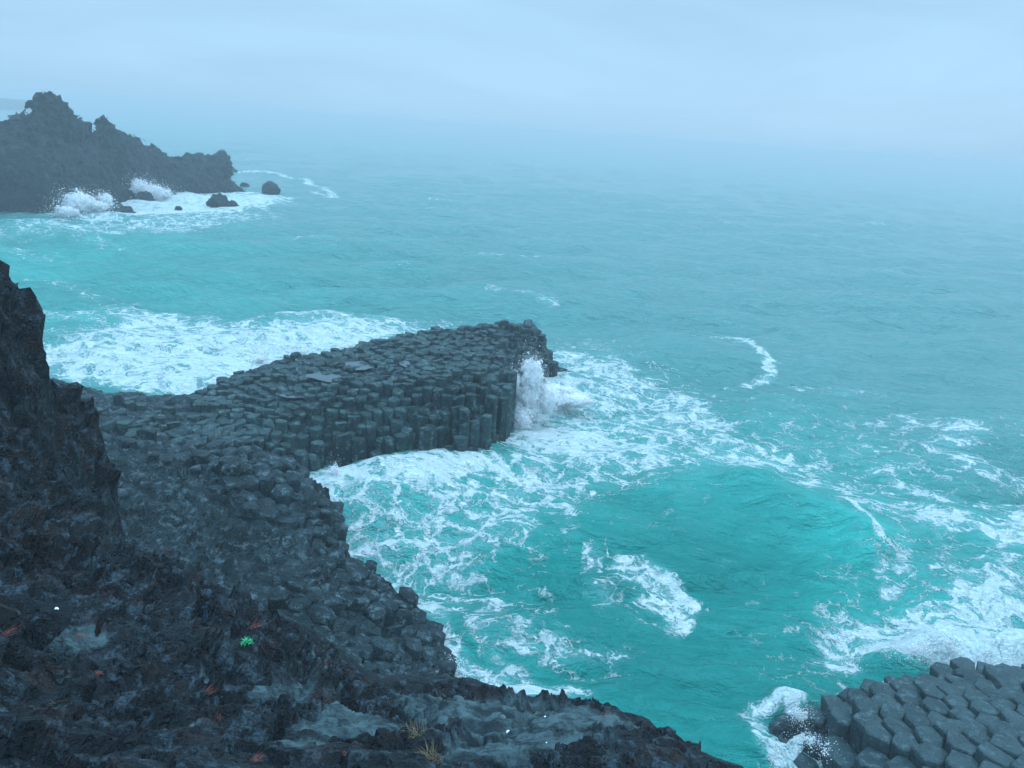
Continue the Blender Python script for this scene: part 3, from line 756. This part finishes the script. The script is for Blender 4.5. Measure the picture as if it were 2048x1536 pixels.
def blob_rock(name, label, cat, blobs, box, h, mat, seed, amp, freq, group=None, k=1.2, bias=0.0):
    x0, x1, y0, y1, z0, z1 = box
    xs, ys, zs = np.arange(x0, x1, h), np.arange(y0, y1, h), np.arange(z0, z1, h)
    G = np.stack(np.meshgrid(xs, ys, zs, indexing='ij'), -1).astype(np.float32)
    acc = 0
    for c, rr in blobs:
        rr = np.array(rr, np.float32); q = (G - np.array(c, np.float32)) / rr
        d = (np.sqrt((q ** 2).sum(-1)) - 1) * rr.min()
        acc = acc + np.exp(-np.clip(d, -20, 20) / k)
    D = -k * np.log(acc + 1e-12) + bias
    near = np.abs(D) < amp * 2.6
    Gn = G[near]
    f1, f2, _ = worley(Gn * freq * 1.6, seed + 5)
    D[near] -= amp * np.clip(1.15 - .0 * Gn[..., 2], .5, 1) * (.6 * fbm(Gn * freq, 3, seed) + .9 * ridged(Gn * freq * 1.8, 5, seed + 3) - .3 + .5 * facet(Gn * freq * 1.7, seed + 8, .8, .9) + .3 * facet(Gn * freq * 4.5, seed + 9, .9, .9))
    D[:, :, 0] = 1; D[0] = 1; D[-1] = 1; D[:, 0] = 1; D[:, -1] = 1; D[:, :, -1] = 1
    V, Fc = surface_nets(D, np.array([x0, y0, z0]), h)
    c = np.array([V[:, 0].mean(), V[:, 1].mean(), 0])
    o = mesh_obj(name, V - c, Fc[:, ::-1], mat); o.location = c
    tag(o, label, cat, group); return o
def E_(px, py, h, rx, rz, ry):
    c = atd(px, py, h); s = math.sqrt(h * h + (H - c[2]) ** 2) / FPX * .97
    return (c, (rx * s, ry, rz * s))
hb = [E_(-60,430,132,120,148,11), E_(20,430,130,100,148,10), E_(80,400,130,85,145,9), E_(150,395,132,60,122,7), E_(112,280,130,25,58,3.2), E_(107,246,130,22,38,3.2), E_(104,218,130,20,25,3.0), E_(146,262,130,19,32,3), E_(180,375,134,36,88,6), E_(213,282,136,19,44,3), E_(226,345,140,20,42,4),
      E_(-10,355,125,70,60,6), E_(60,355,124,50,60,5), E_(62,318,130,30,50,5), E_(20,315,130,40,50,5), E_(243,388,126,22,14,1.7), E_(232,372,127,9,14,1.2)]
blob_rock('lava_headland', 'tall jagged lava headland with a lumpy pinnacle rising on the far left shore', 'rock headland', hb, (-84, -42, 92, 146, -1.5, 17.2), .27, M_head, 300, .95, .45, k=.4, bias=.55)
hb2 = [E_(240,372,142,48,92,6), E_(258,380,148,45,98,6), E_(300,380,152,48,80,5), E_(345,380,156,42,60,5), E_(395,378,157,55,55,5), E_(420,340,157,36,28,3), E_(446,328,157,17,26,2.2), E_(345,335,156,22,16,2), E_(460,385,156,28,18,3), E_(380,318,157,14,10,2)]
blob_rock('lava_ridge', 'lower craggy lava ridge behind the headland, ending in a blunt knob above the surf', 'rock ridge', hb2, (-92, -42, 118, 172, -1.5, 15), .27, M_head, 400, .85, .5, k=.35, bias=.4)
ib = []
for px, w, hh in [(-120, 90, 14), (-20, 45, 13), (25, 22, 11), (62, 24, 12), (100, 22, 6)]:
    c = atd(px, 214, 900); ib.append(((c[0], c[1], 0), (w * .6, 20, hh * .62)))
blob_rock('distant_headland', 'faint low rocky point on the horizon at the far left', 'rock headland', ib, (-700, -430, 680, 850, -3, 14), 1.1, M_head, 500, 1.7, .09, k=2)

def boulder(px, py, w, hgt, label, seed, name='boulder', mat=None, group=None, z=0.0, elong=1.0):
    b = at(px, py + hgt * .35, z); dist = np.linalg.norm(b - np.array([0, 0, H])); s = dist / FPX
    rx, rz = w * s / 2, hgt * s * .75
    n = 48
    u = np.linspace(0, 2 * math.pi, n, endpoint=False); v = np.linspace(0, math.pi, 26)
    Uu, Vv = np.meshgrid(u, v, indexing='ij')
    D = np.stack([np.cos(Uu) * np.sin(Vv), np.sin(Uu) * np.sin(Vv), np.cos(Vv)], -1)
    q = D + seed * 5.7
    rr = 1 + .35 * fbm(q * 1.1, 3, seed) + .22 * ridged(q * 2.0, 4, seed + 1)
    f1, f2, _ = worley(q * 1.8, seed); rr += .12 * (sstep(0, .4, f2 - f1) - .6)
    V = D * rr[..., None] * np.array([rx, rx * .8 * elong, rz])
    V = V.reshape(-1, 3); m_ = 26
    F_ = [[i * m_ + j, i * m_ + j + 1, ((i + 1) % n) * m_ + j + 1, ((i + 1) % n) * m_ + j] for i in range(n) for j in range(m_ - 1)]
    o = mesh_obj(name, V, F_, mat or M_head); o.location = b + np.array([0, 0, rz * .1])
    tag(o, label, 'rock', group); return o
gb = 'boulders in the surf off the headland'
boulder(222, 418, 66, 16, 'long flat dark boulder awash in foam below the tall headland', 1, group=gb)
boulder(288, 398, 32, 20, 'rounded boulder streaming with foam in the gap between headland and ridge', 2, group=gb)
boulder(343, 392, 24, 9, 'low thin rock just breaking the foam under the ridge', 3, group=gb)
boulder(438, 405, 36, 26, 'humped dark boulder off the ridge foot, larger of a touching pair', 4, group=gb)
boulder(464, 411, 24, 14, 'small sloping rock leaning on the right of the humped boulder', 5, group=gb)
boulder(541, 378, 28, 20, 'lone blocky boulder standing clear in the water to the right of the ridge', 6, group=gb)
boulder(465, 342, 16, 9, 'small rock in foam directly behind the ridge tip', 7, group=gb)
boulder(517, 345, 13, 6, 'tiny rock awash in the foam streak beyond the ridge', 8, group=gb)
boulder(357, 417, 12, 7, 'tiny pointed rock alone in the smooth foam between the boulders', 9, group=gb)
boulder(490, 371, 16, 9, 'small rock at the very tip of the ridge', 10, group=gb)
boulder(1570, 1462, 56, 22, 'low wet dark rock awash at the outcrop corner', 11, mat=M_low)

# ------------------------------------------------------------------ spray
def spray(label, blobs, n, size, seed, group='bursts of spray', core=True):
    """cloud of droplets and clots thrown up by a breaking wave; blobs: (px, py, h, rx m, ry m, rz m, weight)"""
    rg = np.random.default_rng(seed); Ps, Ss = [], []
    wt = np.array([b[6] for b in blobs], float); wt /= wt.sum()
    for (px, py, h, rx, ry, rz, w), f in zip(blobs, wt):
        c = atd(px, py, h); k = int(n * f)
        d = rg.normal(size=(k, 3)); d /= np.linalg.norm(d, axis=1)[:, None]
        rad = (.62 + .34 * np.abs(rg.normal(size=k))) if core else np.abs(rg.normal(size=k)) * .55
        j = .55 + .75 * np.clip(ridged(d * 2.2 + seed, 3, seed), -1, 1)      # jets
        q = d * (rad * (.6 + .7 * j))[:, None] * np.array([rx, ry, rz]) * 1.3
        Ps.append(c + q); Ss.append(size * np.exp(rg.normal(size=k) * .5) * np.clip(1.55 - rad * 1.1, .22, 1.6))
    Pp = np.concatenate(Ps); Sz = np.concatenate(Ss)
    ok = Pp[:, 2] > -.3; Pp, Sz = Pp[ok], Sz[ok]
    cores, dens = [], []
    for bi, (px, py, h, rx, ry, rz, w) in enumerate(blobs):
        nu_, nv_ = 90, 48; u = np.linspace(0, 2 * math.pi, nu_, endpoint=False); v = np.linspace(0, math.pi, nv_)
        Uu, Vv = np.meshgrid(u, v, indexing='ij'); D = np.stack([np.cos(Uu) * np.sin(Vv), np.sin(Uu) * np.sin(Vv), np.cos(Vv)], -1)
        rr = (.8 + .38 * ridged(D * 1.7 + seed, 2, seed) + .20 * ridged(D * 5 + seed, 3, seed + 2) * np.clip(D[..., 2] + .6, .2, 1.3) + .25 * np.abs(fbm(D * 22, 2, bi)))
        fq = [[i * nv_ + j, i * nv_ + j + 1, ((i + 1) % nu_) * nv_ + j + 1, ((i + 1) % nu_) * nv_ + j] for i in range(nu_) for j in range(nv_ - 1)]
        for sc, dv in ((.38, 1.0), (.54, .72), (.68, .52), (.82, .38), (.98, .24)) if core else ():
            cv = (atd(px, py, h) + D * (rr * sc * (1 + .08 * fbm(D * 9 + sc * 20, 2, bi)))[..., None] * np.array([rx, ry, rz])).reshape(-1, 3)
            cores.append((cv, fq)); dens.append(np.full(len(cv), dv))
    cV, cF = merge(cores) if core else (np.zeros((0, 3)), [])
    o = np.array([[1, 0, 0], [-1, 0, 0], [0, 1, 0], [0, -1, 0], [0, 0, 1], [0, 0, -1]], float)
    fc = np.array([[0, 2, 4], [2, 1, 4], [1, 3, 4], [3, 0, 4], [2, 0, 5], [1, 2, 5], [3, 1, 5], [0, 3, 5]])
    st = rg.uniform(.6, 1.6, size=(len(Pp), 1, 3))
    V = (Pp[:, None] + o[None] * Sz[:, None, None] * st).reshape(-1, 3)
    Fc = (fc[None] + 6 * np.arange(len(Pp))[:, None, None]).reshape(-1, 3)
    c = np.array([Pp[:, 0].mean(), Pp[:, 1].mean(), 0.])
    nq = len(cV); cT = np.array([[f[0], f[1], f[2]] for f in cF] + [[f[0], f[2], f[3]] for f in cF])
    if core: V = np.r_[cV, V]; Fc = np.r_[cT, Fc + nq]
    ob = mesh_obj('sea_spray', V - c, Fc, M_spray, attrs={'dens': np.concatenate(dens + [np.full(6 * len(Pp), 2.0)])}); ob.location = c
    tag(ob, label, 'sea spray', group, 'stuff')
spray('tall white burst of spray bursting against the end of the column headland',
      [(1050,800,38.3,1.0,1.0,1.7,5), (1062,762,38.3,.75,.8,1.4,3), (1085,800,39,1.3,1.0,1.0,3), (1040,840,37.5,.8,.8,.9,3), (1110,790,42,1.8,1,.7,3), (1150,800,41,1.5,1,.35,2), (1066,748,38.6,.6,.5,.75,.6), (1030,770,38.0,.4,.5,.8,.7)], 7000, .014, 1)
spray('white splash climbing the foot of the column wall',
      [(690,985,29.0,.9,.5,.55,3), (670,965,29.3,.35,.3,.9,.7), (760,980,29.8,1.0,.4,.35,2), (850,960,30.8,.9,.4,.35,1.5), (655,1020,28.2,.6,.5,.4,2), (930,950,31.2,.7,.3,.3,1)], 4000, .011, 2)
spray('white spray running up the foot of the tall far headland',
      [(160,408,118,2.6,2,1.7,4), (185,412,118,2.5,1.5,.9,3), (135,425,116,2,1,.9,2), (212,402,121,1.2,1,1.2,1)], 2500, .045, 3)
spray('white spray surging through the gap between headland and ridge',
      [(272,380,138,2.8,2,2.0,4), (300,385,140,3,2,1.5,3), (325,388,142,2,1.5,1.0,1.5)], 2500, .045, 4)
spray('low white spray breaking over the back edge of the column headland',
      [(520,722,41.5,1.6,.8,.8,2), (600,706,42,1.8,.8,.7,2), (700,692,43.5,1.6,.8,.5,1)], 4000, .014, 5, core=False)
spray('white spray thrown over the top edge of the right outcrop',
      [(1830,1300,23.2,.8,.4,.35,3), (1900,1285,24.4,.8,.4,.4,2), (1700,1330,21.5,.5,.3,.15,.6)], 3000, .008, 6, core=False)
spray('fine droplets splashing over the low rocks at the outcrop corner',
      [(1600,1430,18.9,.35,.3,.28,3), (1620,1480,17.6,.6,.4,.25,1.3), (1650,1500,17.2,.5,.4,.35,.4)], 2500, .007, 7, core=False)
spray('white splash at the lowest corner of the basalt shelf',
      [(905,1335,18.3,.3,.35,.3,3), (925,1362,17.9,.3,.3,.2,2), (870,1350,17.8,.3,.3,.12,1)], 2500, .009, 8, core=False)

# ------------------------------------------------------------------ small things on the cliff
dg = bpy.context.evaluated_depsgraph_get()
bv = BVHTree.FromObject(cliff, dg)
def hit(px, py):
    loc, nrm, _, _ = bv.ray_cast(Vector((0, 0, H)), Vector(ray(px, py)))
    if loc is None: loc, nrm = Vector(atd(px, py, 5)), Vector((0, 0, 1))
    return loc, nrm
def leaf_mat(name, c1, c2, rough=.55):
    m, t = new_mat(name); P = pos_n(t)
    finish(t, mix_n(t, noise_n(t, P, 60, 2, .5), c1, c2), rough); return m
M_leaf = leaf_mat('plant_leaf', (0.02, 0.36, 0.14), (0.06, 0.62, 0.26))
M_need = leaf_mat('pine_needle', (0.20, 0.045, 0.03), (0.40, 0.11, 0.07))
M_straw = leaf_mat('dry_grass', (0.16, 0.11, 0.05), (0.34, 0.27, 0.15))
M_pale = leaf_mat('pale_shell', (0.62, 0.70, 0.70), (0.85, 0.88, 0.88), .4)
M_stone = rock_mat('pale_stone', (0.06, 0.085, 0.095), (0.09, 0.125, 0.135), (0.14, 0.18, 0.19), 3, .01)

def blade(p0, d, L_, w, bend=0.0, n=5, seed=0):
    """tapering, slightly folded strip with thickness"""
    d = np.array(d, float); d /= np.linalg.norm(d); s = np.cross(d, [0, 0, 1.0]); s /= np.linalg.norm(s) + 1e-9
    up = np.cross(s, d); V, F_ = [], []
    for i in range(n + 1):
        t_ = i / n; c = np.array(p0) + d * L_ * t_ - np.array([0, 0, 1.0]) * bend * L_ * t_ * t_
        ww = w * (1 - t_) ** .6 * (.55 + .45 * math.sin(math.pi * min(1, t_ + .25))) + w * .04
        V += [c - s * ww, c + up * ww * .5, c + s * ww, c - up * ww * .3]
    for i in range(n):
        a = i * 4
        for k in range(4): F_.append([a + k, a + (k + 1) % 4, a + 4 + (k + 1) % 4, a + 4 + k])
    F_.append([0, 3, 2, 1]); F_.append([n * 4 + k for k in range(4)])
    return np.array(V), F_
def tuft(name, label, cat, px, py, n, L_, w, mat, spread, lie=0.0, seed=0, bend=.4, group=None, aim=None, part='blade'):
    rg = np.random.default_rng(seed); loc, nr = hit(px, py); nr = np.array(nr)
    if nr[2] < 0: nr = -nr
    parts = []
    for i in range(n):
        a = rg.uniform(0, 6.28) if aim is None else aim + rg.normal() * .35
        dh = np.array([math.cos(a), math.sin(a), 0.0]); dh -= nr * (dh @ nr) * .9
        upv = nr * .4 + np.array([0, 0, .6])
        d = dh * (lie + rg.uniform(.1, .6)) + upv * (1 - lie) * rg.uniform(.7, 1.2) + nr * .04
        p0 = rg.normal(size=3) * spread * np.array([1, 1, .15]) + nr * .006
        parts.append(blade(p0, d, L_ * rg.uniform(.5, 1.25), w * rg.uniform(.7, 1.2), bend * rg.uniform(.3, 1.3), seed=i))
    if n <= 100:
        root = empty(name, loc); tag(root, label, cat, group)
        for V, F_ in parts: mesh_obj(part, V, F_, mat, root)
        return root
    V, F_ = merge(parts); o = mesh_obj(name, V, F_, mat); o.location = loc; tag(o, label, cat, group); return o
# green plant: stems with whorled leaves
def green_plant():
    loc, nr = hit(492, 1290); root = empty('green_plant', loc); tag(root, 'small bright green leafy plant growing alone on the dark rock', 'plant')
    rg = np.random.default_rng(3)
    for sx, sy, hh, nl, LL in ((0, 0, .045, 15, .062), (.028, .02, .03, 9, .045), (-.03, -.012, .018, 7, .036)):
        V, F_ = blade((sx, sy, -.01), (rg.normal() * .1, rg.normal() * .1, 1), hh + .02, .004, 0, 3)
        st = mesh_obj('stem', V, F_, M_leaf, root)
        for k in range(nl):
            a = k * 2.4; el = .15 + .9 * (k / nl)
            V, F_ = blade((sx, sy, hh * (.5 + .5 * k / nl)), (math.cos(a) * math.cos(el), math.sin(a) * math.cos(el), math.sin(el)), LL * rg.uniform(.9, 1.25), .006, .35)
            mesh_obj('leaf', V, F_, M_leaf, st)
green_plant()
gg = 'dry grass tufts on the cliff'
tuft('grass_tuft', 'thick straw brown grass tuft at the bottom edge of the cliff', 'grass tuft', 868, 1522, 90, .16, .0022, M_straw, .035, .1, 1, .5, gg)
tuft('grass_tuft', 'shorter brown grass tuft just above the thick straw tuft', 'grass tuft', 832, 1470, 50, .11, .002, M_straw, .028, .2, 2, .5, gg)
tuft('grass_tuft', 'sparse pale grass blades arching left above the smooth slab', 'grass tuft', 800, 1428, 9, .26, .0022, M_straw, .05, .0, 3, .25, gg)
tuft('grass_tuft', 'few upright pale stalks on the dark ledge right of the arching blades', 'grass tuft', 900, 1415, 8, .22, .0018, M_straw, .10, .0, 4, .1, gg)
tuft('grass_tuft', 'single long pale stalk standing in front of the shelf columns', 'grass tuft', 768, 1345, 3, .34, .0022, M_straw, .02, .0, 5, .1, gg)
tuft('grass_tuft', 'thin grass wisps on the dark left slope', 'grass tuft', 110, 1075, 7, .3, .003, M_straw, .12, .2, 6, .3, gg)
tuft('grass_tuft', 'short pale wisp hanging below the left ledge', 'grass tuft', 115, 1405, 6, .09, .0015, M_straw, .02, .2, 7, .3, gg)
gn = 'fallen pine needle bundles'
for i, (px, py, n, L_, aim, lab) in enumerate([
    (205,1345,22,.11,2.9,'largest rust red needle bundle on the left rock ledge'),
    (152,1270,9,.09,.2,'reddish needle bundle lying above the pale left slab'),
    (690,1508,12,.085,-.8,'bright red needle bundle on the smooth slab by the bottom edge'),
    (510,1524,12,.07,.9,'red needle bundle at the bottom edge left of the bright one'),
    (500,1255,16,.16,.6,'brownish needles scattered just behind the green plant'),
    (525,1285,12,.14,-.5,'brownish needles to the right of the green plant'),
    (410,1385,12,.10,1.2,'tan needle bundle on the rough rock left of the centre slab'),
    (1205,1432,7,.10,.1,'single red needle bundle near the cliff rim on the right'),
    (440,1440,6,.07,1.5,'small red needle sprig below the tan bundle'),
    (640,1330,10,.13,.4,'faint reddish needles on the slope below the shelf columns'),
    (5,1270,12,.12,.8,'red needles at the left edge of the cliff'),
    (230,1205,6,.10,.1,'short red brown twig of needles under the left overhang')]):
    tuft('pine_needles', lab, 'pine needles', px, py, n, L_, .0016, M_need, .014, .82, 20 + i, .08, gn, aim, 'needle')
def pebble(px, py, w, label, mat, seed, name='pebble', flat=.55, cat='pebble'):
    loc, nr = hit(px, py); dist = (loc - Vector((0, 0, H))).length; r_ = w * dist / FPX / 2
    n, m_ = 24, 14; u = np.linspace(0, 2 * math.pi, n, endpoint=False); v = np.linspace(0, math.pi, m_)
    Uu, Vv = np.meshgrid(u, v, indexing='ij'); D = np.stack([np.cos(Uu) * np.sin(Vv), np.sin(Uu) * np.sin(Vv), np.cos(Vv)], -1)
    rr = 1 + .22 * fbm(D * 1.2 + seed, 3, seed) + (.12 * ridged(D * 2 + seed, 3, seed) if name == 'stone' else 0)
    V = (D * rr[..., None] * np.array([1, .72, flat]) * r_).reshape(-1, 3)
    F_ = [[i * m_ + j, i * m_ + j + 1, ((i + 1) % n) * m_ + j + 1, ((i + 1) % n) * m_ + j] for i in range(n) for j in range(m_ - 1)]
    o = mesh_obj(name, V, F_, mat); o.location = loc + nr * r_ * flat * .45
    o.rotation_euler = Vector(nr).to_track_quat('Z', 'Y').to_euler(); tag(o, label, cat); return o
pebble(1015, 1463, 10, 'bright white oval pebble on the smooth slab', M_pale, 3)
pebble(1090, 1433, 6, 'small off white pebble nearer the cliff rim than the bright one', M_pale, 4)
pebble(1093, 1485, 4, 'tiny white fleck of shell below the two pale pebbles', M_pale, 5, 'shell', cat='shell')
pebble(112, 1217, 9, 'small whitish pebble on the dark left slope', M_pale, 6)

pebble(1005, 1436, 16, 'rounded grey stone sunk in the slab behind the white pebble', M_stone, 8, 'stone', .6, 'stone')

# ------------------------------------------------------------------ haze
m, t = new_mat('sea_haze')
v = t.nodes.new('ShaderNodeVolumePrincipled'); o_ = t.nodes.new('ShaderNodeOutputMaterial')
v.inputs['Color'].default_value = (0.75, 0.88, 0.92, 1); v.inputs['Density'].default_value = 0.0019; v.inputs['Anisotropy'].default_value = 0.0
t.links.new(v.outputs[0], o_.inputs['Volume'])
x, y0, y1, z0, z1 = 4200, -300, 4200, -2.6, 17.4
V = [(-x, y0, z0), (x, y0, z0), (x, y1, z0), (-x, y1, z0), (-x, y0, z1), (x, y0, z1), (x, y1, z1), (-x, y1, z1)]
hz = mesh_obj('haze', V, [[0, 3, 2, 1], [4, 5, 6, 7], [0, 1, 5, 4], [1, 2, 6, 5], [2, 3, 7, 6], [3, 0, 4, 7]], m, smooth=False)
tag(hz, 'pale blue sea haze thinning towards the shore', None, None, 'stuff')
